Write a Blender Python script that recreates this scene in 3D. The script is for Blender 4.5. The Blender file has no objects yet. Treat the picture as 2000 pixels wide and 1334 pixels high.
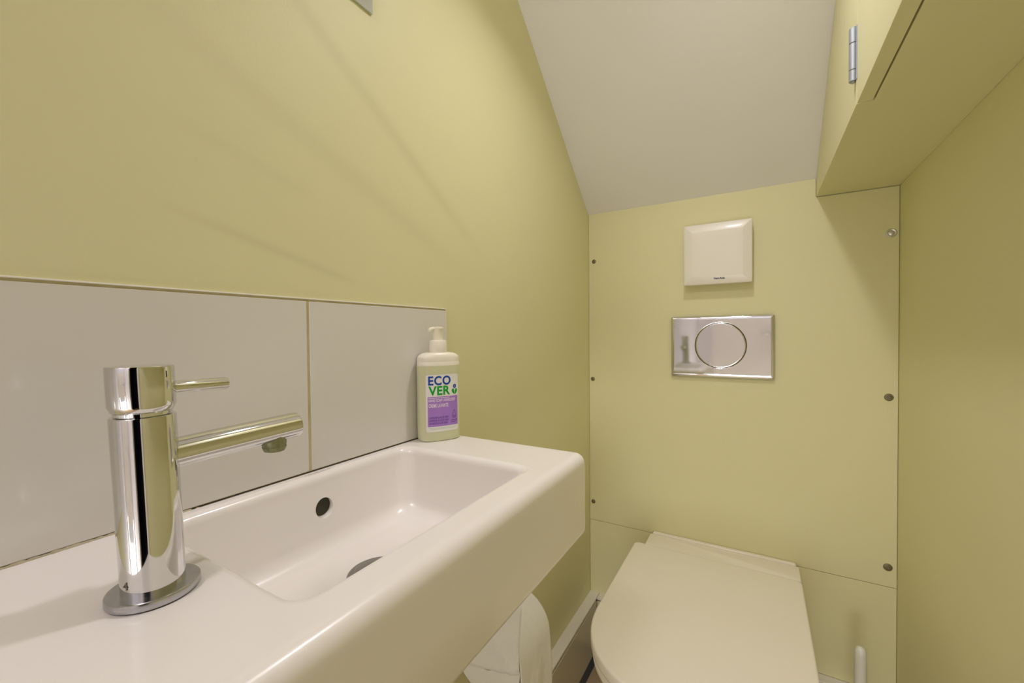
import bpy, bmesh, math, random
from mathutils import Vector, Matrix
R = math.radians; PI = math.pi; sin, cos = math.sin, math.cos
SC = bpy.context.scene
COL = SC.collection
H = 1.01                                   # eye height of the photograph above the floor

# ------------------------------------------------------------------ camera
F_PX, YAW, PITCH, ROLL = 809.15, 0.5348, 0.0175, 0.0087
cam_d = bpy.data.cameras.new('camera'); cam = bpy.data.objects.new('camera', cam_d); COL.objects.link(cam)
cam_d.sensor_width = 36; cam_d.lens = F_PX / 2000 * 36; cam_d.clip_start = 0.01
c, s = cos(YAW), sin(YAW); cp, sp = cos(PITCH), sin(PITCH); cr, sr = cos(ROLL), sin(ROLL)
r0 = Vector((c, s, 0)); fw = Vector((-s * cp, c * cp, -sp)); up0 = Vector((-s * sp, c * sp, cp)); dn0 = -up0
rt = cr * r0 + sr * dn0; dn = -sr * r0 + cr * dn0
M = Matrix((rt, -dn, -fw)).transposed().to_4x4(); M.translation = (0, 0, H)
cam.matrix_world = M
SC.camera = cam

# ------------------------------------------------------------------ world, exposure, lights
SC.view_settings.view_transform = 'Standard'; SC.view_settings.look = 'None'
SC.view_settings.gamma = 1; SC.view_settings.use_curve_mapping = False
SC.view_settings.exposure = 0.03
SC.cycles.use_denoising = True
SC.cycles.max_bounces = 12; SC.cycles.diffuse_bounces = 8; SC.cycles.glossy_bounces = 6
SC.cycles.caustics_reflective = False; SC.cycles.sample_clamp_indirect = 4
w = bpy.data.worlds.new('world'); SC.world = w; w.use_nodes = True
w.node_tree.nodes['Background'].inputs[0].default_value = (0.8, 0.85, 1, 1)
w.node_tree.nodes['Background'].inputs[1].default_value = 0.05

def area(name, loc, aim, size, power, col, shape='DISK', sy=None, spread=None):
    d = bpy.data.lights.new(name, 'AREA'); d.shape = shape; d.size = size
    if sy: d.size_y = sy
    d.energy = power; d.color = col
    if spread: d.spread = R(spread)
    o = bpy.data.objects.new(name, d); COL.objects.link(o); o.location = loc
    o.rotation_euler = (Vector(aim) - Vector(loc)).to_track_quat('-Z', 'Y').to_euler()
    return o
DOWNLIGHT = (-0.08, 0.63)                    # in the sloping ceiling above the basin
area('downlight_lamp', (DOWNLIGHT[0], DOWNLIGHT[1] - .02, H + .842), (-0.02, 0.58, 0), .07, 2.1, (1, .955, 1), spread=125)
area('rear_ceiling_fill', (-0.22, -0.85, H + 1.26), (-0.22, -0.80, 0), .34, 7.2, (1, .90, .95))  # added fill light on the unseen rear ceiling
area('rear_low_fill', (-0.08, -1.385, H - .69), (-0.08, 0.3, H - .45), .54, 8.4, (.97, .99, 1), 'RECTANGLE', .60)  # added low fill behind the camera, not a real source

# ------------------------------------------------------------------ materials
def mat(name, col, rough=.5, metal=0, coat=0, bump=None, spec=.5, trans=0, ior=1.45, sss=0, var=None, emit=None):
    m = bpy.data.materials.new(name); m.use_nodes = True; nt = m.node_tree; b = nt.nodes['Principled BSDF']
    b.inputs['Base Color'].default_value = (*col, 1); b.inputs['Roughness'].default_value = rough
    b.inputs['Metallic'].default_value = metal; b.inputs['Coat Weight'].default_value = coat
    b.inputs['Coat Roughness'].default_value = .05
    b.inputs['Specular IOR Level'].default_value = spec; b.inputs['Transmission Weight'].default_value = trans
    b.inputs['IOR'].default_value = ior
    if sss:
        b.inputs['Subsurface Weight'].default_value = sss; b.inputs['Subsurface Scale'].default_value = .01
    if emit: b.inputs['Emission Color'].default_value = (*col, 1); b.inputs['Emission Strength'].default_value = emit
    tc = nt.nodes.new('ShaderNodeTexCoord')
    if var:                                # (scale, amount): slow unevenness of the colour itself
        n = nt.nodes.new('ShaderNodeTexNoise'); n.inputs['Scale'].default_value = var[0]; n.inputs['Detail'].default_value = 3
        nt.links.new(tc.outputs['Object'], n.inputs['Vector'])
        mx = nt.nodes.new('ShaderNodeMix'); mx.data_type = 'RGBA'
        k = var[1]
        mx.inputs[6].default_value = tuple(v * (1 - k) for v in col) + (1,)
        mx.inputs[7].default_value = tuple(min(1, v * (1 + k)) for v in col) + (1,)
        nt.links.new(n.outputs['Fac'], mx.inputs[0]); nt.links.new(mx.outputs[2], b.inputs['Base Color'])
    if bump:                               # list of (scale, strength, distance)
        prev = None
        for sc_, st, di in bump:
            n = nt.nodes.new('ShaderNodeTexNoise'); n.inputs['Scale'].default_value = sc_; n.inputs['Detail'].default_value = 2
            bp = nt.nodes.new('ShaderNodeBump'); bp.inputs['Strength'].default_value = st; bp.inputs['Distance'].default_value = di
            nt.links.new(tc.outputs['Object'], n.inputs['Vector']); nt.links.new(n.outputs['Fac'], bp.inputs['Height'])
            if prev: nt.links.new(prev.outputs[0], bp.inputs['Normal'])
            prev = bp
        nt.links.new(prev.outputs[0], b.inputs['Normal'])
    return m
LIME = (.71, .684, .41)
m_paint = mat('lime_paint', LIME, .55, bump=[(320, .25, .0006), (3, .3, .004)], var=(2.2, .035))
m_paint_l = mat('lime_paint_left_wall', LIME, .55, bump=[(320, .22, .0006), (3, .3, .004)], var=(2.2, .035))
m_paint2 = mat('lime_paint_joinery', LIME, .45, bump=[(260, .2, .0004)], var=(3, .02))
m_white = mat('white_ceiling_paint', (.79, .785, .80), .7, bump=[(300, .15, .0005)])
m_hall = mat('white_wall_paint', (.78, .76, .76), .6, bump=[(300, .1, .0005)])
m_wood = mat('white_gloss_wood', (.80, .77, .70), .3)
m_ceramic = mat('white_ceramic', (.83, .80, .775), .26, coat=.25)
m_lid = mat('white_toilet_plastic', (.86, .815, .725), .22, coat=.25)
m_pan = mat('white_pan_ceramic', (.80, .775, .70), .15, coat=.5)
m_tile = mat('glazed_tile', (.70, .68, .65), .17, coat=.25, var=(7, .012), bump=[(6, .12, .002)])
m_trim = mat('white_tile_trim', (.82, .80, .75), .3)
m_grout = mat('stained_grout', (.52, .46, .27), .85, var=(60, .2))
m_seal = mat('aged_sealant', (.42, .37, .24), .45, var=(90, .3))
m_seal_d = mat('dark_joint', (.07, .055, .03), .7)
m_chrome = mat('chrome', (.70, .70, .70), .05, 1, var=(40, .03))
m_chrome_d = mat('worn_chrome', (.50, .50, .52), .22, 1, var=(120, .12), bump=[(200, .2, .0003)])
m_aer = mat('limescaled_aerator', (.27, .27, .15), .5, .6, var=(260, .5))
m_drain = mat('dull_drain_metal', (.30, .29, .27), .35, .9)
m_screw = mat('dull_screw_metal', (.20, .18, .10), .5, .6)
m_cupm = mat('pale_screw_cup', (.62, .62, .58), .35, .7)
m_hinge = mat('zinc_hinge', (.40, .44, .48), .45, .7)
m_dark = mat('hollow_shade', (.045, .045, .025), .8)
m_gap = mat('dark_gap', (.06, .05, .02), .9)
m_fan = mat('off_white_plastic', (.80, .765, .69), .3, coat=.1)
m_navy = mat('navy_ink', (.01, .02, .10), .5)
m_bottle = mat('frosted_bottle_plastic', (.70, .715, .47), .3, trans=.12, sss=.25)
m_bottle_top = mat('frosted_bottle_shoulder', (.83, .80, .69), .3)
m_pump = mat('white_pump_plastic', (.84, .80, .70), .3)
m_cap = mat('cream_pump_head', (.84, .80, .64), .35)
m_label = mat('label_paper', (.80, .79, .76), .4)
m_lab_b = mat('label_blue', (.004, .06, .38), .45)
m_lab_g = mat('label_green', (.0, .36, .035), .45)
m_lab_v = mat('label_violet', (.38, .20, .62), .45)
m_lab_d = mat('label_dark_violet', (.14, .05, .32), .45)
m_lab_w = mat('label_pale_pink', (.85, .74, .84), .45)
m_lab_t = mat('label_pale_green', (.40, .58, .40), .45)
m_ink = mat('grey_ceramic_ink', (.30, .27, .27), .4)
m_etch = mat('etched_mark', (.22, .20, .18), .5, .5)
m_tissue = mat('tissue_paper', (.72, .71, .66), .9, bump=[(420, .6, .0012), (60, .35, .003)])
m_kraft = mat('grey_cardboard', (.45, .38, .28), .9)
m_btile = mat('beige_skirting_tile', (.62, .57, .43), .35, var=(9, .06))
m_blue_strip = mat('dark_blue_strip', (.05, .075, .14), .5)
m_floor = mat('tan_floor', (.55, .40, .24), .45, var=(8, .12))
m_dark_added = mat('dark_reflection_paint', (.02, .026, .06), .7)
m_mirror = mat('mirror_silver', (.72, .75, .72), .02, 1)
m_medge = mat('mirror_glass_edge', (.50, .54, .46), .2)
m_glow = mat('lamp_diffuser', (1, .95, .88), .5, emit=3)
m_added_glass = mat('added_pane_glass', (.75, .80, .85), .25)
m_brush = mat('white_brush_plastic', (.72, .73, .66), .3)

# faint darker streaks mixed into the left wall paint colour
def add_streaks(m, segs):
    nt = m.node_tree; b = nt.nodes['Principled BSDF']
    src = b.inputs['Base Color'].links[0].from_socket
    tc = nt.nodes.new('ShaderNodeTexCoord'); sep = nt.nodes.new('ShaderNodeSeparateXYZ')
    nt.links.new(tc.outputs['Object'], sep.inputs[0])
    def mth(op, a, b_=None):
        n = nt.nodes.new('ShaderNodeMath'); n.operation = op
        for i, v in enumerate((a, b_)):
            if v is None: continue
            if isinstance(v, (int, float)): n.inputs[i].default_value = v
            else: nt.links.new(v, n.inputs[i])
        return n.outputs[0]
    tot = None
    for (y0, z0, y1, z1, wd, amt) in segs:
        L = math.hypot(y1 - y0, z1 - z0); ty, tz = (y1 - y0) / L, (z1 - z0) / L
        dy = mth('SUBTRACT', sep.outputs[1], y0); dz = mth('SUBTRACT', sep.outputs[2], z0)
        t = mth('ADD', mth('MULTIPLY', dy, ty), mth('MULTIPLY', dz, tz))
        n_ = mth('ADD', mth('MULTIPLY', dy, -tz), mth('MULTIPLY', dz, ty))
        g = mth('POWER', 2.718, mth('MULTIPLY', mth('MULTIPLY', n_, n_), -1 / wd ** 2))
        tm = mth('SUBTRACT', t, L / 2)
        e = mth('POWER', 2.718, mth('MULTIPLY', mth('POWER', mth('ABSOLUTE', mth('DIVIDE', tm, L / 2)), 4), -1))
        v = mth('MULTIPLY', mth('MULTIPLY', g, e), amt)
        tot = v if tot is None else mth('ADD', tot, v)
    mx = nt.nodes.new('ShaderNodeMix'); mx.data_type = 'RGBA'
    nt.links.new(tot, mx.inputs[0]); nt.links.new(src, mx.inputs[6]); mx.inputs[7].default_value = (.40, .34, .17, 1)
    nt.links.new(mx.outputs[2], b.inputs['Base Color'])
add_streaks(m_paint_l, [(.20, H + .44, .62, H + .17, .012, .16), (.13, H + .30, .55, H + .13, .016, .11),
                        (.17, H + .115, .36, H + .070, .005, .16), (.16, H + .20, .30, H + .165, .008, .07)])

# ------------------------------------------------------------------ helpers
def obj(name, bm, m, parent=None, smooth=True, ang=35, bevel=0, seg=2):
    me = bpy.data.meshes.new(name); bmesh.ops.recalc_face_normals(bm, faces=bm.faces)
    bm.to_mesh(me); bm.free()
    o = bpy.data.objects.new(name, me); COL.objects.link(o)
    for mm in (m if isinstance(m, (list, tuple)) else [m]): me.materials.append(mm)
    if bevel:
        b = o.modifiers.new('bevel', 'BEVEL'); b.width = bevel; b.segments = seg; b.limit_method = 'ANGLE'; b.angle_limit = R(30)
        b.harden_normals = False
    if smooth:
        for p in me.polygons: p.use_smooth = True
        me.set_sharp_from_angle(angle=R(ang)) if hasattr(me, 'set_sharp_from_angle') else None
    if parent: o.parent = parent; o.matrix_parent_inverse = Matrix.Translation(-parent.location)
    return o
def thing(name, label, cat, loc=(0, 0, 0), group=None):
    o = bpy.data.objects.new(name, None); COL.objects.link(o); o.location = loc; o.empty_display_size = .05
    o['label'] = label; o['category'] = cat
    if group: o['group'] = group
    return o
def struct(name, bm, m, **k):
    o = obj(name, bm, m, **k); o['kind'] = 'structure'; return o
def box(bm, x0, x1, y0, y1, z0, z1, mi=0):
    v = [bm.verts.new(p) for p in ((x0, y0, z0), (x1, y0, z0), (x1, y1, z0), (x0, y1, z0), (x0, y0, z1), (x1, y0, z1), (x1, y1, z1), (x0, y1, z1))]
    for f in ((0, 3, 2, 1), (4, 5, 6, 7), (0, 1, 5, 4), (1, 2, 6, 5), (2, 3, 7, 6), (3, 0, 4, 7)):
        bm.faces.new([v[i] for i in f]).material_index = mi
    return bm
def B(): return bmesh.new()
def prism(bm, pts, axis, a, b):
    """extrude a polygon (list of 2-tuples) along an axis from a to b"""
    def P(p, t):
        return {0: (t, p[0], p[1]), 1: (p[0], t, p[1]), 2: (p[0], p[1], t)}[axis]
    A = [bm.verts.new(P(p, a)) for p in pts]; Bv = [bm.verts.new(P(p, b)) for p in pts]
    bm.faces.new(A); bm.faces.new(Bv[::-1])
    n = len(pts)
    for i in range(n): bm.faces.new([A[i], Bv[i], Bv[(i + 1) % n], A[(i + 1) % n]])
    return bm
def loft(bm, rings, close=True, cap0=True, cap1=True):
    V = [[bm.verts.new(p) for p in r] for r in rings]; n = len(V[0])
    for a, b in zip(V, V[1:]):
        for i in range(n if close else n - 1):
            j = (i + 1) % n; bm.faces.new([a[i], a[j], b[j], b[i]])
    if cap0: bm.faces.new(V[0][::-1])
    if cap1: bm.faces.new(V[-1])
    return bm
def frame(d):
    d = Vector(d).normalized(); a = Vector((0, 0, 1)) if abs(d.z) < .9 else Vector((0, 1, 0))
    u = d.cross(a).normalized(); v = d.cross(u).normalized(); return d, u, v
def lathe(bm, o, d, prof, n=48, cap0=True, cap1=True):
    """prof: list of (t along d, radius)"""
    o = Vector(o); d, u, v = frame(d)
    rings = [[o + d * t + (u * cos(2 * PI * i / n) + v * sin(2 * PI * i / n)) * r for i in range(n)] for t, r in prof]
    return loft(bm, rings, True, cap0, cap1)
def rrect(x0, x1, y0, y1, r, n=10, m=10):
    """rounded rectangle; r = radius or (r at x0 side, r at x1 side)"""
    ra, rb = (r, r) if not isinstance(r, tuple) else r
    cs = [(x1 - rb, y1 - rb, 0, rb), (x0 + ra, y1 - ra, 90, ra), (x0 + ra, y0 + ra, 180, ra), (x1 - rb, y0 + rb, 270, rb)]
    arcs = [[(cx + rr * cos(R(a0 + 90 * i / n)), cy + rr * sin(R(a0 + 90 * i / n))) for i in range(n + 1)] for cx, cy, a0, rr in cs]
    out = []
    for k in range(4):
        out += arcs[k]; a = arcs[k][-1]; b = arcs[(k + 1) % 4][0]
        out += [(a[0] + (b[0] - a[0]) * i / m, a[1] + (b[1] - a[1]) * i / m) for i in range(1, m)]
    return out
def text_flat(body, size, bold=0, align='LEFT', sx=1.0, spacing=1.0):
    cu = bpy.data.curves.new('t', 'FONT'); cu.body = body; cu.size = size; cu.align_x = align; cu.offset = bold * size
    cu.space_character = spacing; cu.resolution_u = 4
    o = bpy.data.objects.new('t', cu); COL.objects.link(o)
    me = bpy.data.meshes.new_from_object(o.evaluated_get(bpy.context.evaluated_depsgraph_get()))
    vs = [(v.co.x * sx, v.co.y) for v in me.vertices]; fs = [tuple(p.vertices) for p in me.polygons]
    bpy.data.objects.remove(o); bpy.data.curves.remove(cu); bpy.data.meshes.remove(me)
    return vs, fs
def text_map(bm, tv, fn, mi=0):
    vs, fs = tv; V = [bm.verts.new(fn(*p)) for p in vs]
    for f in fs:
        try: bm.faces.new([V[i] for i in f]).material_index = mi
        except ValueError: pass
    return bm
def width(tv): return max(p[0] for p in tv[0]) - min(p[0] for p in tv[0])
def thick(o, t):
    md = o.modifiers.new('thickness', 'SOLIDIFY'); md.thickness = t; md.offset = 0
    return o

# ------------------------------------------------------------------ the room
XL, XR, YB = -.4520, .2723, 1.2350
ZC = H + .368; SL = .835; ZF = H + 1.29; YF = YB - (ZF - ZC) / SL       # sloping ceiling, then flat
YR = -1.45
def zc(y): return min(ZF, ZC + SL * (YB - y))
bm = B(); box(bm, XL - .3, XR + 1.4, YR - .1, YB + .1, -.06, 0); struct('floor', bm, m_floor, smooth=False)
bm = B(); prism(bm, [(YB + .06, ZC - SL * .06), (YF, ZF), (YR - .1, ZF), (YR - .1, ZF + .1), (YB + .06, ZF + .1)], 0, XL - .06, XR + .06)
struct('ceiling', bm, m_white, smooth=False)
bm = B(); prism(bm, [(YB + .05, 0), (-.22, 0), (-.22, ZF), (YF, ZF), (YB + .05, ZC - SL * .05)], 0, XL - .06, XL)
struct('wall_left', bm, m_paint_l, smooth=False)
bm = B(); box(bm, XL - .06, XL, YR, -.2201, 0, ZF); struct('wall_left_rear', bm, m_hall, smooth=False)
bm = B(); box(bm, XL - .06, XR + .06, YB + .004, YB + .06, 0, ZC - .004); struct('wall_back', bm, m_paint, smooth=False)
# right wall; unseen doorway added so the tap reflects a dark stripe
DY0, DY1, DZ = -.80, -.16, 1.98
bm = B(); prism(bm, [(YB + .05, 0), (DY1, 0), (DY1, ZF), (YF, ZF), (YB + .05, ZC - SL * .05)], 0, XR, XR + .06)
struct('wall_right', bm, m_paint, smooth=False)
bm = B(); box(bm, XR, XR + .06, DY0, DY1 - .0001, DZ, ZF); box(bm, XR, XR + .06, YR, DY0 - .0001, 0, ZF)
struct('wall_right_rear', bm, m_hall, smooth=False)
bm = B(); box(bm, XL - .06, XR + .06, YR - .06, YR, 0, ZF); struct('wall_rear', bm, m_hall, smooth=False)
bm = B(); box(bm, XR + .9, XR + .95, DY0 - .5, DY1 + .5, 0, ZF); box(bm, XR + .06, XR + .9, DY0 - .55, DY0 - .5, 0, ZF)  # unseen dark box added for the dark stripe mirrored in the tap
box(bm, XR + .06, XR + .9, DY1 + .5, DY1 + .55, 0, ZF); box(bm, XR + .06, XR + .9, DY0 - .5, DY1 + .5, ZF, ZF + .05)
struct('wall_dark_added', bm, m_dark_added, smooth=False)
bm = B()
for y in (DY0 + .02, DY1 - .04): box(bm, XR - .012, XR + .07, y - .025, y + .04, 0, DZ)
box(bm, XR - .012, XR + .07, DY0 - .005, DY1, DZ - .02, DZ + .04); struct('trim_1', bm, m_wood, smooth=False, bevel=.002)
# unseen white door on the rear wall, panes added for the low fill
d = B(); box(d, -.33, .17, YR + .002, YR + .04, .005, 1.97); dr = struct('door_1', d, m_wood, smooth=False, bevel=.002)
d = B(); box(d, -.30, .14, YR + .0405, YR + .043, .08, .58); box(d, -.30, .14, YR + .0405, YR + .043, 1.33, 1.95); obj('added_pane', d, m_added_glass, dr, smooth=False)  # panes added to the unseen door to go with the low fill
d = B(); lathe(d, (.13, YR + .04, 1.0), (0, 1, 0), [(0, .022), (.008, .022), (.008, .009), (.045, .009)], 24)
lathe(d, (.13, YR + .085, 1.0), (-1, 0, 0), [(-.009, .009), (.10, .008), (.105, .004)], 20); obj('door_handle', d, m_chrome, dr)

# pipe boxing and tiled skirting along the left and back walls
def skirt(name, x0, x1, y0, y1, zt, side):
    bm = B()
    if side == 'left':
        box(bm, XL, XL + .0290, y0, y1, zt - .007, zt)
        o = struct(name, bm, m_wood, smooth=False, bevel=.0012)
        f = B(); box(f, XL, XL + .0300, y0, y1 - .03, .046, zt - .0110); obj('tile_face', f, m_btile, o, bevel=.0008)
        f = B(); box(f, XL, XL + .0255, y0, y1 - .03, zt - .0111, zt - .007); obj('joint', f, m_gap, o, smooth=False)
        f = B(); box(f, XL, XL + .027, y0, y1 - .03, 0, .0459); obj('low_strip', f, m_blue_strip, o, smooth=False)  # dark blue strip below the tile face
    else:
        box(bm, x0, x1, YB - .026, YB + .004, zt - .007, zt)
        o = struct(name, bm, m_wood, smooth=False, bevel=.0012)
        f = B(); box(f, x0, x1, YB - .0245, YB + .004, .046, zt - .0100); obj('tile_face', f, m_btile, o, bevel=.0008)
        f = B(); box(f, x0, x1, YB - .022, YB + .004, zt - .0101, zt - .007); obj('joint', f, m_gap, o, smooth=False)
        f = B(); box(f, x0, x1, YB - .023, YB + .004, 0, .0459); obj('low_strip', f, m_blue_strip, o, smooth=False)
skirt('baseboard_left', 0, 0, -.22, YB + .004, H - .8085, 'left')
skirt('baseboard_back', XL + .0302, -.20, 0, 0, H - .8085, 'back')
skirt('baseboard_right', .02, XR, 0, 0, H - .833, 'back')

# ------------------------------------------------------------------ boxed-in panels on the back wall
ZS = H + .3239; XS = .1213                       # cupboard underside / cupboard face
ZP = H - .5815
pn = thing('access_panel', 'large lime green access panel screwed over the back wall above the toilet', 'panel', (-.09, YB, ZP))
f = B(); prism(f, [(XL + .0006, ZP), (XR - .0012, ZP), (XR - .0012, ZS - .0014), (XS - .001, ZS - .0014), (XS - .001, ZC - .001), (XL + .0006, ZC - .001)], 1, YB, YB + .0038)
obj('board', f, m_paint, pn, smooth=False, bevel=.0004, seg=1)
scr = [(-.4349, .2221), (-.4401, -.1411), (-.4406, -.5246), (.2578, .2192), (.2555, -.1497), (.2558, -.5369)]
for i, (x, z) in enumerate(scr):
    f = B()
    if i == 3:
        lathe(f, (x, YB, H + z), (0, -1, 0), [(0, .0098), (.0012, .0094), (.0022, .0078), (.0016, .0062), (.0008, .0058), (.0018, .0042), (.0020, .001)], 28)
        o = obj('screw', f, m_cupm, pn); o['label'] = 'pale screw with a cup washer'
    else:
        r_ = .0066 if i < 3 else .0085
        lathe(f, (x, YB, H + z), (0, -1, 0), [(0, r_), (.0008, r_ * .96), (.0016, r_ * .78), (.0020, r_ * .45)], 24, cap1=False)
        lathe(f, (x, YB, H + z), (0, -1, 0), [(.0020, r_ * .45), (.0009, r_ * .36), (.0009, .0003)], 24, cap0=False)
        obj('screw', f, m_screw, pn)
lb = thing('boxing_board', 'lime green lower board behind the toilet below the panel joint', 'panel', (-.09, YB, H - .8085))
f = B(); box(f, XL + .0006, XR - .0012, YB, YB + .0038, H - .832, ZP - .0012); obj('board', f, m_paint, lb, smooth=False, bevel=.0004, seg=1)

# ------------------------------------------------------------------ cupboard hung under the stairs, top right
cb = thing('wall_cupboard', 'lime green painted cupboard boxed in under the sloping ceiling', 'cupboard', (XS, YB, ZS))
YE = -.10; YD = .7645; XD = XS + .0175
def zt_(y): return zc(y) - .0008
f = B()
prism(f, [(YB - .0005, ZS), (YD + .0013, ZS), (YD + .0013, zt_(YD + .0013)), (YB - .0005, zt_(YB))], 0, XS, XD + .002)
prism(f, [(YB - .0005, ZS), (YE, ZS), (YE, zt_(YE)), (YF, ZF - .0008), (YB - .0005, zt_(YB))], 0, XD + .002, XR - .0004)
bmesh.ops.remove_doubles(f, verts=f.verts, dist=.00001)
obj('carcass', f, m_paint2, cb, smooth=False)
f = B(); prism(f, [(YD, ZS + .0004), (YE, ZS + .0004), (YE, zt_(YE) - .004), (YF, ZF - .005), (YD, zt_(YD) - .004)], 0, XS + .0004, XD)
dd = obj('door', f, m_paint2, cb, smooth=False, bevel=.0003, seg=1)
f = B(); hy, hx = YD + .0085, XS - .0030
for z0, z1 in ((.3600, .3758), (.3764, .4140), (.4146, .4360)):
    lathe(f, (hx, hy, H + z0), (0, 0, 1), [(0, .0044), (.0006, .0050), (z1 - z0 - .0006, .0050), (z1 - z0, .0044)], 20)
lathe(f, (hx, hy, H + .3585), (0, 0, 1), [(0, .003), (.079, .003)], 16)
hg = obj('hinge', f, m_hinge, dd); hg['label'] = 'silver butt hinge knuckle'
f = B(); box(f, XS - .0006, XS + .0003, YD + .0004, YD + .0085, H + .360, H + .436); obj('hinge_leaf', f, m_hinge, dd, smooth=False)

# ------------------------------------------------------------------ extractor fan
fx0, fx1, fz0, fz1 = -.1718, -.0108, H + .1262, H + .2862
fn = thing('extractor_fan', 'square off-white extractor fan cover on the lime green back wall', 'fan', ((fx0 + fx1) / 2, YB, fz0))
def rring(x0, x1, z0, z1, r, y, n=6, m=6): return [(p[0], y, p[1]) for p in rrect(x0, x1, z0, z1, r, n, m)]
f = B(); loft(f, [rring(fx0 + .008, fx1 - .008, fz0 + .008, fz1 - .008, .004, YB), rring(fx0 + .008, fx1 - .008, fz0 + .008, fz1 - .008, .004, YB - .016)])
obj('back_box', f, m_fan, fn)
f = B()
def fr(i, r, y): return rring(fx0 + i, fx1 - i, fz0 + i, fz1 - i, r, y)
loft(f, [fr(.004, .002, YB - .0162), fr(.0008, .003, YB - .0168), fr(0, .0035, YB - .018), fr(0, .0035, YB - .029), fr(.0007, .0035, YB - .0305),
         fr(.0022, .003, YB - .0313), fr(.019, .002, YB - .0352), fr(.0205, .002, YB - .0356), fr(.022, .002, YB - .0357), fr(.05, .002, YB - .0358)])
obj('cover', f, m_fan, fn, ang=60)
tv = text_flat('Vent-Axia', .0082, .03, 'CENTER', 1.0)
k = .0262 / width(tv); tv = ([(a * k, b_ * .95) for a, b_ in tv[0]], tv[1])
f = B(); text_map(f, tv, lambda a, b_: (-.0855 + a, YB - .0343 - .0022 * b_ / .009, fz0 + .0125 + b_ * .9))
obj('logo', f, m_navy, fn, smooth=False)

# ------------------------------------------------------------------ chrome flush plate
px0, px1, pz0, pz1 = -.2082, .0378, H - .1198, H + .0433
fp = thing('flush_plate', 'shiny chrome flush plate with round button on the back wall', 'flush plate', ((px0 + px1) / 2, YB, pz0))
def fq(i, r, y): return rring(px0 + i, px1 - i, pz0 + i, pz1 - i, r, y, 6, 10)
bc = (-.0850, H - .0345); br = .0610
f = B()
rings = [fq(.0015, .002, YB), fq(0, .003, YB - .001), fq(0, .003, YB - .0062), fq(.0004, .003, YB - .0078), fq(.0016, .003, YB - .0090), fq(.0040, .003, YB - .0097), fq(.0085, .003, YB - .0100), fq(.0090, .003, YB - .0100)]
loft(f, rings, cap1=False)
# front face with a round opening for the button
outer = [e for e in rings[-1]]
no = len(outer)
def opening(r, y): 
    res = []
    for p in outer:
        a = math.atan2(p[2] - bc[1], p[0] - bc[0]); res.append((bc[0] + r * cos(a), y, bc[1] + r * sin(a)))
    return res
loft(f, [outer, opening(br + .0022, YB - .0100), opening(br + .0014, YB - .0100), opening(br + .0006, YB - .0097), opening(br + .0002, YB - .0085), opening(br + .0002, YB - .004)], cap0=False, cap1=True)
obj('plate', f, m_chrome, fp, ang=50)
f = B(); lathe(f, (bc[0], YB - .0042, bc[1]), (0, -1, 0), [(0, br - .0004), (.0040, br - .0004), (.0052, br - .0009), (.0058, br - .0022), (.0059, br - .004), (.0059, br - .0045), (.0059, .02), (.0059, .01)], 96)
obj('button', f, m_chrome, fp, ang=50)
f = B(); lathe(f, (bc[0], YB - .0090, bc[1]), (0, -1, 0), [(0, br + .00018), (.00045, br + .00018)], 96, cap0=False, cap1=False)
lathe(f, (bc[0], YB - .0090, bc[1]), (0, -1, 0), [(0, br - .0004), (.0002, br + .00018)], 96, cap0=False, cap1=False)
obj('joint_ring', f, m_gap, fp)

# ------------------------------------------------------------------ tiled splashback, left wall
XT = -.4485; ZT = H + .0438; ZB = H - .1591
sb = thing('tiled_splashback', 'row of large glazed grey-white tiles on the wall behind the basin', 'tiles', (XL, .29, ZB))
for y0, y1 in ((.2952, .5400), (.0444, .2918), (-.2064, .0410)):
    f = B(); box(f, XL + .0002, XT, y0, y1, ZB + .0015, ZT - .0035); obj('tile', f, m_tile, sb, smooth=False, bevel=.0007, seg=3)
f = B(); box(f, XL + .0001, XT - .0007, -.2064, .5398, ZB + .0012, ZT - .0012); obj('grout', f, m_grout, sb, smooth=False)
f = B(); box(f, XL + .0002, XT + .0007, -.2064, .5412, ZT - .0012, ZT); box(f, XL + .0002, XT + .0004, .5401, .5412, ZB + .001, ZT - .0012)
obj('edge_trim', f, m_trim, sb, smooth=False, bevel=.0003, seg=1)

# ------------------------------------------------------------------ frameless mirror above the basin
mr = thing('wall_mirror', 'frameless wall mirror on the left wall above the basin', 'mirror', (XL, .1, H + .4346))
f = B(); box(f, XL + .0004, XL + .0026, -.10, .3955, H + .4346, H + 1.12); obj('glass_edge', f, m_medge, mr, smooth=False, bevel=.0004, seg=1)
f = B(); box(f, XL + .0027, XL + .0030, -.0997, .3952, H + .4349, H + 1.119); obj('mirror_glass', f, m_mirror, mr, smooth=False)

# ------------------------------------------------------------------ wash basin
BX0, BX1, BY0, BY1 = -.4482, -.1965, .029, .529
ZBB = H - .2675
IX0, IX1, IY0, IY1 = -.4345, -.2350, .1440, .4320      # bowl opening at the rim
wb = thing('wash_basin', 'white rectangular ceramic wash basin fixed to the left wall', 'basin', ((BX0 + BX1) / 2, .279, ZBB))
def ring(x0, x1, y0, y1, r, z, n=10, m=36): return [(p[0], p[1], z) for p in rrect(x0, x1, y0, y1, r, n, m)]
def outr(i, ib, z, r=.013): return ring(BX0 + ib, BX1 - i, BY0 + i, BY1 - i, (.0015, max(.002, r - i)), z)
rg = [outr(.030, .002, ZBB + .001, .035), outr(.026, .001, ZBB, .035), outr(.0075, 0, ZBB, .013), outr(.0045, 0, ZBB + .0012, .013), outr(.0012, 0, ZBB + .0042), outr(0, 0, ZBB + .009), outr(0, 0, ZBB + .05)]
RT = .0130
rg.append(outr(0, 0, ZB - RT - .004))
for k in range(0, 9):
    a = R(90 * k / 8); rg.append(outr(RT * (1 - cos(a)), .0003 * k / 8, ZB - RT + RT * sin(a), .0145))
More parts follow.
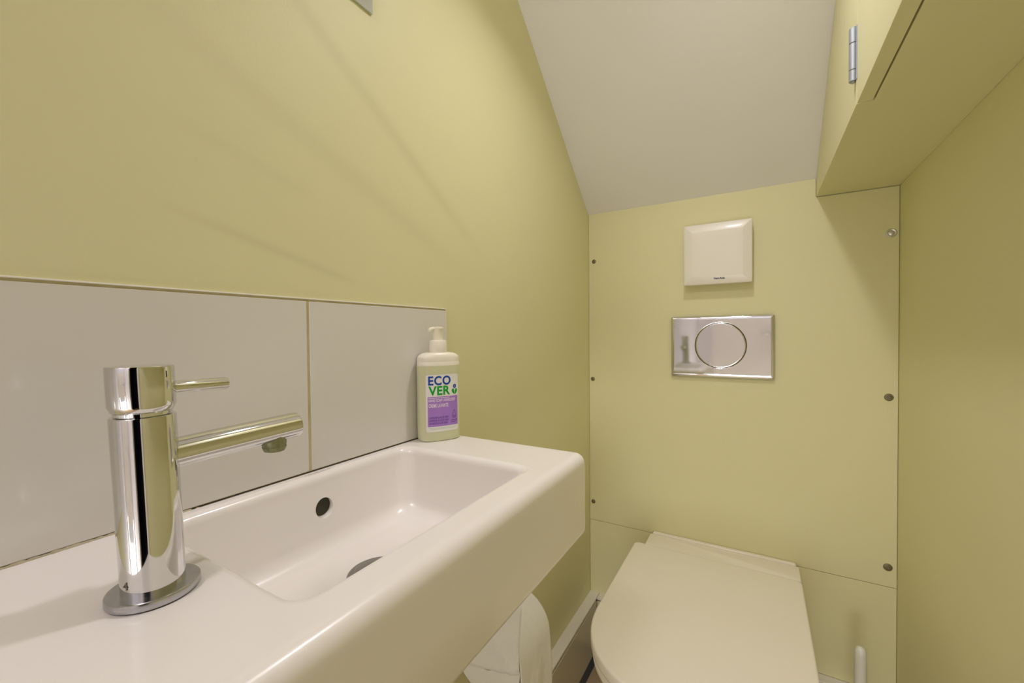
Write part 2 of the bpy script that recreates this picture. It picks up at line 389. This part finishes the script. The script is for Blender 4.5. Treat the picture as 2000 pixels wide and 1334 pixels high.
rg.append(outr(RT + .003, .0006, ZB, .0145))
RI = .0105
def inr(i, z, r, jx=0, jy=0): return ring(IX0 + i, IX1 - i - jx, IY0 + i + jy, IY1 - i, r, z)
rg.append(inr(-RI * .55 - .001, ZB, .0185))
for k in range(0, 9):
    a = R(90 * k / 8); rg.append(inr(-RI * .55 + RI * .85 * sin(a), ZB - RI * (1 - cos(a)), .0185))
ii = RI * .30; zf = H - .2440; fr_ = .022
for k in range(1, 15):
    t = k / 14; rg.append(inr(ii + .009 * t, ZB - RI - (ZB - RI - zf - fr_) * t, .020 + .004 * t))
for k in range(1, 10):
    a = R(90 * k / 9); rg.append(inr(ii + .009 + fr_ * (1 - cos(a)), zf + fr_ - fr_ * sin(a), .024 + .004 * k / 9))
dc = Vector((-.340, .2955, zf - .004)); dr_ = .031
last = rg[-1]
for t in (.12, .35, .6, .8, .93, 1.0):
    res = []
    for p in last:
        v = Vector(p) - Vector((dc.x, dc.y, zf)); a = math.atan2(v.y, v.x)
        e = Vector((dc.x + dr_ * cos(a), dc.y + dr_ * sin(a), dc.z)); q = Vector(p).lerp(e, t); q.z = zf - .004 * t
        res.append(tuple(q))
    rg.append(res)
f = B(); loft(f, rg, cap0=True, cap1=True)
bs = obj('ceramic_body', f, m_ceramic, wb, ang=70)
# overflow hole through the back wall of the bowl
OV = Vector((-.4285, .2955, H - .1965))
cut = B(); lathe(cut, OV + Vector((.012, 0, 0)), (-1, 0, 0), [(0, .0150), (.0075, .0122), (.0115, .0106), (.020, .0104)], 40)
me = bpy.data.meshes.new('c'); bmesh.ops.recalc_face_normals(cut, faces=cut.faces); cut.to_mesh(me); cut.free(); co = bpy.data.objects.new('c', me); COL.objects.link(co)
md = bs.modifiers.new('hole', 'BOOLEAN'); md.object = co; md.operation = 'DIFFERENCE'; md.solver = 'EXACT'
bpy.context.view_layer.update()
nm = bpy.data.meshes.new_from_object(bs.evaluated_get(bpy.context.evaluated_depsgraph_get()))
bs.modifiers.clear(); bs.data = nm; nm.name = 'ceramic_body'
for p in nm.polygons: p.use_smooth = True
nm.set_sharp_from_angle(angle=R(40))
bpy.data.objects.remove(co)
f = B(); lathe(f, (OV.x - .0032, OV.y, OV.z), (-1, 0, 0), [(0, .0103), (.004, .0103)], 40); obj('overflow_shade_disc', f, m_dark, wb)  # dark disc painted in for the shade inside the hole
f = B(); lathe(f, dc, (0, 0, 1), [(-.004, .030), (.0012, .0305), (.0022, .0295), (.0026, .028)], 64)
dn_ = obj('drain', f, m_drain, wb)
f = B(); lathe(f, dc + Vector((0, 0, .0026)), (0, 0, 1), [(0, .0225), (.0022, .0235), (.0036, .0215), (.0042, .012), (.0043, .002)], 56); obj('plug', f, m_drain, dn_)
# sealant and dark joint where the basin meets the tiles
f = B(); random.seed(4); n = 90
rr = []
for i in range(n + 1):
    y = BY0 + (.165) * i / n; t_ = .0005 + .0006 * random.random(); t_ *= (1 if i < n * .8 else max(.25, 1 - (i - n * .8) / (n * .2)))
    rr.append([(XT + .0002, y, ZB + .0026 * t_ / .0014), (XT + t_ * 1.5, y, ZB + .0002), (XT + t_, y, ZB - .001), (XT - .0003, y, ZB - .001)])
loft(f, rr); obj('sealant', f, m_seal, wb)
f = B(); box(f, XT + .00002, XT + .0005, BY0 + .14, .5285, ZB - .001, ZB + .0007); obj('joint_line', f, m_seal_d, wb, smooth=False)
# maker's mark on the back ledge
tv = text_flat('DURAVIT', .0062, 0, 'LEFT', 1.0, 1.15); k = .0295 / width(tv)
f = B(); text_map(f, tv, lambda a, b_: (-.4392 - b_ * .85, .2850 + a * k, ZB + .00012))
arc = []
for i in range(9):
    a = R(-60 + 15 * i); arc.append((cos(a), sin(a)))
for i in range(8):
    (a0, b0), (a1, b1) = arc[i], arc[i + 1]
    f.faces.new([f.verts.new((-.4415 - .0022 * bb * rr_, .2805 + .0020 * aa * rr_, ZB + .00012)) for aa, bb, rr_ in ((a0, b0, 1), (a1, b1, 1), (a1, b1, .75), (a0, b0, .75))])
obj('logo', f, m_ink, wb, smooth=False)

# ------------------------------------------------------------------ mixer tap
TX, TY = -.3240, .1060
tp = thing('mixer_tap', 'chrome single-lever mixer tap standing on the basin', 'tap', (TX, TY, ZB))
LEAN = Vector((-.0345, -.0205, 0))
def lean(o):
    for v in o.data.vertices:
        z = v.co.z - ZB; v.co.x += LEAN.x * z; v.co.y += LEAN.y * z
    return o
f = B(); lathe(f, (TX, TY, ZB + .0001), (0, 0, 1), [(0, .0218), (.0006, .0228), (.0012, .0232), (.0046, .0232), (.0052, .0229), (.0055, .0222), (.0055, .0215), (.0055, .016)], 96)
obj('base_ring', f, m_chrome_d, tp)
f = B(); lathe(f, (TX, TY, ZB + .0050), (0, 0, 1), [(0, .0158), (.1052, .0162), (.1058, .0160), (.1061, .0155), (.1061, .012)], 96)
lean(obj('body', f, m_chrome, tp))
f = B(); lathe(f, (TX, TY, ZB + .1090), (0, 0, 1), [(0, .0125), (.0022, .0126), (.0026, .0142), (.0045, .0144), (.0051, .0152), (.0074, .0161), (.0086, .0166), (.0318, .0166), (.0325, .0163), (.0327, .0157), (.0327, .0150), (.0327, .006)], 96)
cap = lean(obj('handle_cap', f, m_chrome, tp))
f = B(); lathe(f, (TX, TY + .010, ZB + .1266), (.0, 1, -.02), [(0, .0050), (.0066, .0050), (.0068, .0042), (.0372, .0042), (.0380, .0038), (.0381, .0034), (.0381, .001)], 40)
lean(obj('lever', f, m_chrome, tp))
f = B(); lathe(f, (TX, TY + .010, ZB + .0835), (0, 1, .036), [(0, .0099), (.0860, .0099), (.0876, .0097), (.0884, .0088), (.0884, .0082), (.0884, .002)], 64)
lean(obj('spout', f, m_chrome, tp))
f = B(); lathe(f, (TX, TY + .0790, ZB + .0830), (0, -.02, -1), [(0, .0085), (.0075, .0087), (.0095, .0083), (.0105, .0086), (.0135, .0074), (.0140, .006), (.0132, .004)], 12)
o = lean(obj('aerator', f, m_aer, tp)); o['label'] = 'limescaled dark aerator'
# etched mark near the foot and the notch on the cap
tv = text_flat('4', .0075, .0, 'CENTER', 1)
a0 = math.atan2(-TY, -TX) - R(52)
f = B(); text_map(f, tv, lambda a, b_: (TX + .01615 * cos(a0 + a / .016), TY + .01615 * sin(a0 + a / .016), ZB + .0105 + b_ * .95)); lean(obj('etched_mark', f, m_etch, tp, smooth=False))
f = B(); a1 = math.atan2(-TY, -TX) + R(46)
for sgn in (0,):
    vs = [f.verts.new((TX + .01668 * cos(a1 + da), TY + .01668 * sin(a1 + da), ZB + z)) for da, z in ((-.018, .1345), (.018, .1345), (.018, .1385), (-.018, .1385))]
    f.faces.new(vs)
lean(obj('notch', f, m_dark, tp, smooth=False))

# ------------------------------------------------------------------ soap bottle
SX, SY = -.4215, .4890; WA = R(61)              # wide axis direction
so = thing('soap_dispenser', 'pump bottle of pale green hand soap on the far basin corner', 'soap bottle', (SX, SY, ZB))
ax, ay = Vector((cos(WA), sin(WA), 0)), Vector((sin(WA), -cos(WA), 0))       # wide axis, front normal (towards the room)
def sect(hw, hd, n=96, e=2.7):
    out = []
    for i in range(n):
        t = 2 * PI * i / n; ct, st = cos(t), sin(t)
        out.append((hw * math.copysign(abs(ct) ** (2 / e), ct), hd * math.copysign(abs(st) ** (2 / e), st)))
    return out
def sp_(a, b_, z): p = Vector((SX, SY, 0)) + ax * a + ay * b_; return (p.x, p.y, z)
HW, HD = .0325, .0195
prof = [(.0000, .90, .86), (.0006, .94, .92), (.0025, .985, .975), (.006, 1, 1), (.060, 1, 1), (.113, 1, 1), (.1180, .995, .99), (.1186, .982, .975), (.1196, .990, .985), (.1235, .985, .975)]
for k in range(1, 10):
    a = R(90 * k / 9); prof.append((.1235 + .0090 * sin(a), .985 - .53 * (1 - cos(a)), .975 - .30 * (1 - cos(a))))
f = B(); loft(f, [[sp_(a, b_, ZB + z) for a, b_ in sect(HW * kw, HD * kd)] for z, kw, kd in prof])
for fc in f.faces:
    if fc.calc_center_median().z > ZB + .110: fc.material_index = 1
obj('bottle', f, [m_bottle, m_bottle_top], so, ang=60)
zc0 = ZB + .1318
f = B(); lathe(f, (SX, SY, zc0), (0, 0, 1), [(0, .0128), (.0010, .0132), (.0170, .0129), (.0186, .0120), (.0192, .0105), (.0192, .007)], 60); obj('collar', f, m_pump, so)
f = B(); lathe(f, (SX, SY, zc0 + .0190), (0, 0, 1), [(0, .0076), (.0150, .0074), (.0162, .0080), (.0188, .0086), (.0200, .0080), (.0206, .005)], 48)
pd = (ax * -.93 - ay * .1).normalized(); rr = []
for t, hw, z0, z1 in ((.002, .0062, .0148, .0206), (.008, .0056, .0150, .0206), (.0115, .0046, .0135, .0200), (.0142, .0036, .0118, .0185), (.0152, .0028, .0116, .0170)):
    sd = Vector((-pd.y, pd.x, 0)); cc = Vector((SX, SY, zc0 + .019)) + pd * t
    rr.append([tuple(cc + sd * (hw * cos(2 * PI * i / 20)) + Vector((0, 0, (z0 + z1) / 2 + (z1 - z0) / 2 * sin(2 * PI * i / 20)))) for i in range(20)])
loft(f, rr)
obj('pump_head', f, m_cap, so, ang=50)
# label wrapped on the front of the bottle: arc-length map
prm = sect(HW, HD, 720); st = [p for p in prm if p[1] >= -.0001]; st.sort(key=lambda p: -math.atan2(p[1] + 1e-9, p[0]))
cum = [0]
for a, b_ in zip(st, st[1:]): cum.append(cum[-1] + math.hypot(b_[0] - a[0], b_[1] - a[1]))
mid = cum[-1] / 2
def on_lab(u, z, off=.0003):
    L = mid + u; i = 0
    while i < len(cum) - 2 and cum[i + 1] < L: i += 1
    t = (L - cum[i]) / max(1e-9, cum[i + 1] - cum[i]); a = st[i][0] + (st[i + 1][0] - st[i][0]) * t; b_ = st[i][1] + (st[i + 1][1] - st[i][1]) * t
    nx, ny = -(st[i + 1][1] - st[i][1]), (st[i + 1][0] - st[i][0]); ln = math.hypot(nx, ny)
    return sp_(a + nx / ln * off, b_ + ny / ln * off, ZB + z)
def patch(bm, u0, u1, z0, z1, off, n=40, mi=0, rc=0):
    pts = rrect(u0, u1, z0, z1, rc, 6, 1) if rc else None
    if pts:
        us = [u0, u0 + rc * .13, u0 + rc * .5, u0 + rc] + [u0 + rc + (u1 - u0 - 2 * rc) * i / n for i in range(1, n)] + [u1 - rc, u1 - rc * .5, u1 - rc * .13, u1]
        def dz(u):
            d_ = max(0, rc - min(u - u0, u1 - u)); return rc - math.sqrt(max(0, rc * rc - d_ * d_))
        V = [(bm.verts.new(on_lab(u, z0 + dz(u), off)), bm.verts.new(on_lab(u, z1 - dz(u), off))) for u in us]
    else:
        V = [(bm.verts.new(on_lab(u0 + (u1 - u0) * i / n, z0, off)), bm.verts.new(on_lab(u0 + (u1 - u0) * i / n, z1, off))) for i in range(n + 1)]
    for a, b_ in zip(V, V[1:]): bm.faces.new([a[0], b_[0], b_[1], a[1]]).material_index = mi
LU, LZ0, LZ1 = .0262, .0150, .1000
f = B(); patch(f, -LU, LU, LZ0, LZ1, .00012, rc=.003); lab = obj('label', f, m_label, so)
f = B(); patch(f, -LU + .0026, LU - .0016, .0228, .0672, .00022); obj('violet_panel', f, m_lab_v, lab)
def ltext(name, body, u, z, w_, h_, m_, bold=0, sp2=1.0):
    tv = text_flat(body, 1, bold, 'LEFT', 1, sp2); x0 = min(p[0] for p in tv[0]); y0 = min(p[1] for p in tv[0]); W = width(tv); Hh = max(p[1] for p in tv[0]) - y0
    f = B(); text_map(f, tv, lambda a, b_: on_lab(u + (a - x0) / W * w_, z + (b_ - y0) / Hh * h_, .00035)); return obj(name, f, m_, lab, smooth=False)
ltext('lettering', 'ECO', -.0225, .0842, .0345, .0138, m_lab_b, .028, 1.1)
ltext('lettering', 'VER', -.0225, .0692, .0335, .0138, m_lab_g, .030, 1.06)
def blob(f, cu_, cz, pts): f.faces.new([f.verts.new(on_lab(cu_ + a, cz + b_, .00036)) for a, b_ in pts])
f = B()                                            # little flower: blue head, two green leaves
EM = 1.35
for k in range(6):
    a = R(60 * k + 30); blob(f, .0188 + .0014 * EM * cos(a), .0812 + .0016 * EM * sin(a), [(.00085 * EM * cos(R(45 * j)), .00105 * EM * sin(R(45 * j))) for j in range(8)])
obj('flower_emblem', f, m_lab_b, lab, smooth=False)
f = B()
for sg in (-1, 1):
    pts = [(sg * .0003, 0), (sg * .0006, .0034), (sg * .0014, .0050), (sg * .0026, .0056), (sg * .0038, .0050), (sg * .0043, .0036), (sg * .0038, .0018), (sg * .0020, -.0004), (sg * .0003, -.0010)]
    blob(f, .0188, .0705, [(p * 1.18, q * 1.3) for p, q in pts])
obj('leaf_emblem', f, m_lab_g, lab, smooth=False)
f = B(); patch(f, -.0222, .0098, .0649, .0657, .00034, 12); obj('small_print', f, m_lab_w, lab, smooth=False)
ltext('lettering', 'HAND SOAP | HANDZEEP', -.0222, .0583, .0415, .0056, m_lab_w, .022, 1.08)
ltext('lettering', 'CREME LAVANTE', -.0222, .0512, .0300, .0056, m_lab_w, .022, 1.08)
for j, tx in enumerate(('LAVENDER & ALOE VERA', 'LAVENDEL & ALOE VERA', 'LAVANDE & ALOE VERA')):
    ltext('lettering', tx, -.0222, .0345 - .0042 * j, .0305 - .0015 * (j == 2), .0031, m_lab_d, .02, 1.08)
f = B()                                            # drop over a hand, outline drawing
def stroke(pts, w_=.00035):
    for (a0_, b0_), (a1_, b1_) in zip(pts, pts[1:]):
        L = math.hypot(a1_ - a0_, b1_ - b0_) or 1; nx, ny = -(b1_ - b0_) / L * w_, (a1_ - a0_) / L * w_
        f.faces.new([f.verts.new(on_lab(a, b_, .00037)) for a, b_ in ((a0_ + nx, b0_ + ny), (a1_ + nx, b1_ + ny), (a1_ - nx, b1_ - ny), (a0_ - nx, b0_ - ny))])
stroke([(.0175, .0455), (.0158, .0420), (.0145, .0385), (.0143, .0362), (.0150, .0345), (.0163, .0336), (.0178, .0334), (.0192, .0338), (.0204, .0349), (.0207, .0368), (.0203, .0390), (.0190, .0425), (.0175, .0455)])
stroke([(.0152, .0362), (.0175, .0372), (.0198, .0362)]); stroke([(.0160, .0349), (.0178, .0356), (.0194, .0349)])
stroke([(.0118, .0290), (.0140, .0305), (.0165, .0300), (.0180, .0292), (.0205, .0300), (.0225, .0318), (.0228, .0305), (.0205, .0280), (.0175, .0268), (.0140, .0276), (.0118, .0270)])
obj('drop_emblem', f, m_lab_d, lab, smooth=False)
f = B(); patch(f, -.0215, .0205, .0203, .0207, .00030, 12); patch(f, -.0190, .0185, .0187, .0191, .00030, 12); patch(f, .0222, .0225, .0180, .0215, .0003, 2)
obj('small_print', f, m_lab_t, lab, smooth=False)

# ------------------------------------------------------------------ toilet
LX0, LX1 = -.2905, .0895; LC = (LX0 + LX1) / 2; LH = (LX1 - LX0) / 2; LYB, LYF = 1.150, .655; ZL = H - .5745
tl = thing('toilet', 'white back-to-wall toilet with closed lid below the flush plate', 'toilet', (LC, .95, 0))
def dshape(i, z, yb=LYB, yf=LYF, hw=LH, rb=.012, e=2.5, n=64, m=10, straight=.31):
    hw -= i; yb -= i; yf += i; ys = yb - straight
    out = []
    k = 8
    for j in range(k + 1):
        a = R(90 * j / k); out.append((LC + hw - rb + rb * cos(a), yb - rb + rb * sin(a), z))
    for j in range(1, m): out.append((LC + (hw - rb) * (1 - 2 * j / m), yb, z))
    for j in range(k + 1):
        a = R(90 + 90 * j / k); out.append((LC - hw + rb + rb * cos(a), yb - rb + rb * sin(a), z))
    for j in range(1, m): out.append((LC - hw, yb - rb - (yb - rb - ys) * j / m, z))
    for j in range(n + 1):
        t = PI + PI * j / n; ct, st_ = cos(t), sin(t)
        out.append((LC + hw * math.copysign(abs(ct) ** (2 / e), ct), ys + (ys - yf) * math.copysign(abs(st_) ** (2 / e), st_), z))
    for j in range(1, m): out.append((LC + hw, ys + (yb - rb - ys) * j / m, z))
    return out
def dr2(prof, **k): return [dshape(i, z, **k) for i, z in prof]
f = B(); loft(f, dr2([(.006, ZL - .024), (.0025, ZL - .0235), (.001, ZL - .022), (0, ZL - .018), (0, ZL - .0042), (.0005, ZL - .0024), (.0016, ZL - .0010), (.0032, ZL - .0002), (.0050, ZL), (.03, ZL + .0007), (.06, ZL + .0013), (.10, ZL + .0016)], straight=.30, e=2.45))
obj('lid', f, m_lid, tl, ang=60)
f = B(); loft(f, dr2([(.012, ZL - .047), (.008, ZL - .0465), (.005, ZL - .044), (.004, ZL - .040), (.004, ZL - .030), (.006, ZL - .0275), (.010, ZL - .0265)], e=2.45, straight=.30)); obj('seat', f, m_lid, tl, ang=60)
f = B(); loft(f, [[(p[0], p[1], z) for p in rrect(-.2645 + i, .0890 - .0 - i, 1.1495, YB - .0145 - i, .005, 5, 8)] for i, z in ((.002, ZL - .047), (0, ZL - .044), (0, ZL - .004), (.0012, ZL - .0018), (.003, ZL - .001))])
obj('hinge_block', f, m_lid, tl, ang=60)
f = B(); box(f, -.258, .083, YB - .0145, YB - .0008, ZL - .040, ZL + .0012); obj('hinge_cover', f, m_lid, tl, bevel=.0025, seg=3)
pr = [(.075, .0), (.075, .004), (.070, .05), (.060, .15), (.040, .25), (.022, .32), (.012, .355), (.010, ZL - .0485)]
f = B(); loft(f, [dshape(i, z, yb=YB - .0015 + i, yf=LYF + i * .9, straight=.38, e=2.2) for i, z in pr]); 
pan = obj('pan', f, m_pan, tl, ang=60)

# ------------------------------------------------------------------ toilet roll under the basin
RX, RZ, RY0, RY1, RR = -.3800, H - .5250, .548, .650, .0640
tr = thing('toilet_roll', 'white toilet roll with a loose sheet hanging below the basin', 'toilet roll', (RX, RY0, RZ))
f = B(); lathe(f, (RX, RY0, RZ), (0, 1, 0), [(0, .020), (0, RR - .002), (.001, RR), (RY1 - RY0 - .001, RR), (RY1 - RY0, RR - .002), (RY1 - RY0, .020)], 72, False, False)
lathe(f, (RX, RY0, RZ), (0, 1, 0), [(0, .020), (RY1 - RY0, .020)], 72, False, False)
obj('roll', f, m_tissue, tr, ang=50)
f = B(); lathe(f, (RX, RY0 - .0006, RZ), (0, 1, 0), [(0, .0198), (RY1 - RY0 + .0012, .0198)], 40, False, False); thick(obj('core', f, m_kraft, tr), .001)
f = B(); rr = []; random.seed(2)
NS = 34
for j in range(NS + 1):
    t = j / NS; row = []
    if t < .4: a = R(100 - 100 * t / .4); px, pz = RX + (RR + .0012) * cos(a), RZ + (RR + .0012) * sin(a)
    else: px, pz = RX + RR + .0012 + .003 * sin((t - .4) * 9), RZ - (t - .4) / .6 * .22
    for i in range(25):
        y = RY0 - .001 + (RY1 - RY0 + .003) * i / 24
        k = max(0, t - .4) * .010 * sin(i * .55 + t * 3) + .0004 * sin(i * 1.7)
        row.append((px + k + .0006, y, pz))
    rr.append(row)
loft(f, rr, close=False, cap0=False, cap1=False); thick(obj('loose_sheet', f, m_tissue, tr), .0006)
f = B(); rr = []                                  # crumpled flap folded over the near end
for j in range(15):
    t = j / 14; row = []
    for i in range(19):
        u = i / 18
        x = RX + RR + .001 + .007 * (1 - t) ** 2 - u * .128; z = RZ + .112 - t * (.112 + .026 * u)
        cr_ = .005 * math.exp(-((u - .40 + .62 * (t - .5)) / .045) ** 2) + .003 * math.exp(-((u - .56 + .62 * (t - .5)) / .05) ** 2)
        y = RY0 - .0035 - cr_ - .004 * sin(u * 3) * t
        row.append((x, y, z))
    rr.append(row)
loft(f, rr, close=False, cap0=False, cap1=False); thick(obj('folded_flap', f, m_tissue, tr), .0006)
rh = thing('toilet_roll_holder', 'chrome roll holder on the left wall below the basin', 'roll holder', (XL, RY1, RZ))
f = B(); lathe(f, (XL + .0003, RY1 + .018, RZ), (1, 0, 0), [(0, .024), (.006, .024), (.008, .022), (.008, .006), (RX - XL, .006), (RX - XL + .006, .003)], 32); obj('wall_mount', f, m_chrome, rh)
f = B(); lathe(f, (RX, RY1 + .022, RZ), (0, -1, 0), [(0, .005), (.036, .005), (.038, .003)], 20); obj('bar', f, m_chrome, rh)

# ------------------------------------------------------------------ toilet brush
QX, QY = .186, 1.10
bh = thing('toilet_brush', 'white toilet brush standing on the floor right of the toilet', 'toilet brush', (QX, QY, 0))
f = B(); lathe(f, (QX, QY, 0), (0, 0, 1), [(0, .044), (.002, .046), (.11, .042), (.115, .040), (.115, .036), (.02, .036), (.018, .002)], 40); obj('holder', f, m_brush, bh)
f = B(); lathe(f, (QX, QY, .10), (0, 0, 1), [(0, .012), (.235, .0102), (.243, .0098), (.2485, .0080), (.252, .0050), (.2532, .001)], 32); obj('handle', f, m_brush, bh)
f = B(); lathe(f, (QX, QY, .0185), (0, 0, 1), [(0, .02), (.01, .030), (.06, .030), (.085, .012)], 32); obj('bristle_head', f, m_brush, bh)

# ------------------------------------------------------------------ ceiling downlight over the basin and added rear fill disc
nrm = Vector((0, -SL, -1)).normalized()
dl = Vector((DOWNLIGHT[0], DOWNLIGHT[1], zc(DOWNLIGHT[1])))
cl = thing('downlight', 'round recessed downlight in the sloping white ceiling', 'light', dl)
f = B(); lathe(f, dl + nrm * .0003, nrm, [(0, .048), (.003, .047), (.004, .043), (.002, .038)], 48, True, False); obj('bezel', f, m_wood, cl)
f = B(); lathe(f, dl + nrm * .0012, nrm, [(0, .037), (.001, .036)], 40); obj('lens', f, m_glow, cl)
cl = thing('rear_fill_disc', 'round white fill light disc added on the unseen rear ceiling', 'light', (-.22, -.85, ZF))
f = B(); lathe(f, (-.22, -.85, ZF - .0003), (0, 0, -1), [(0, .17), (.02, .17), (.024, .165), (.026, .1), (.026, .01)], 48); obj('added_diffuser', f, m_glow, cl)  # glowing disc added along with the rear fill light
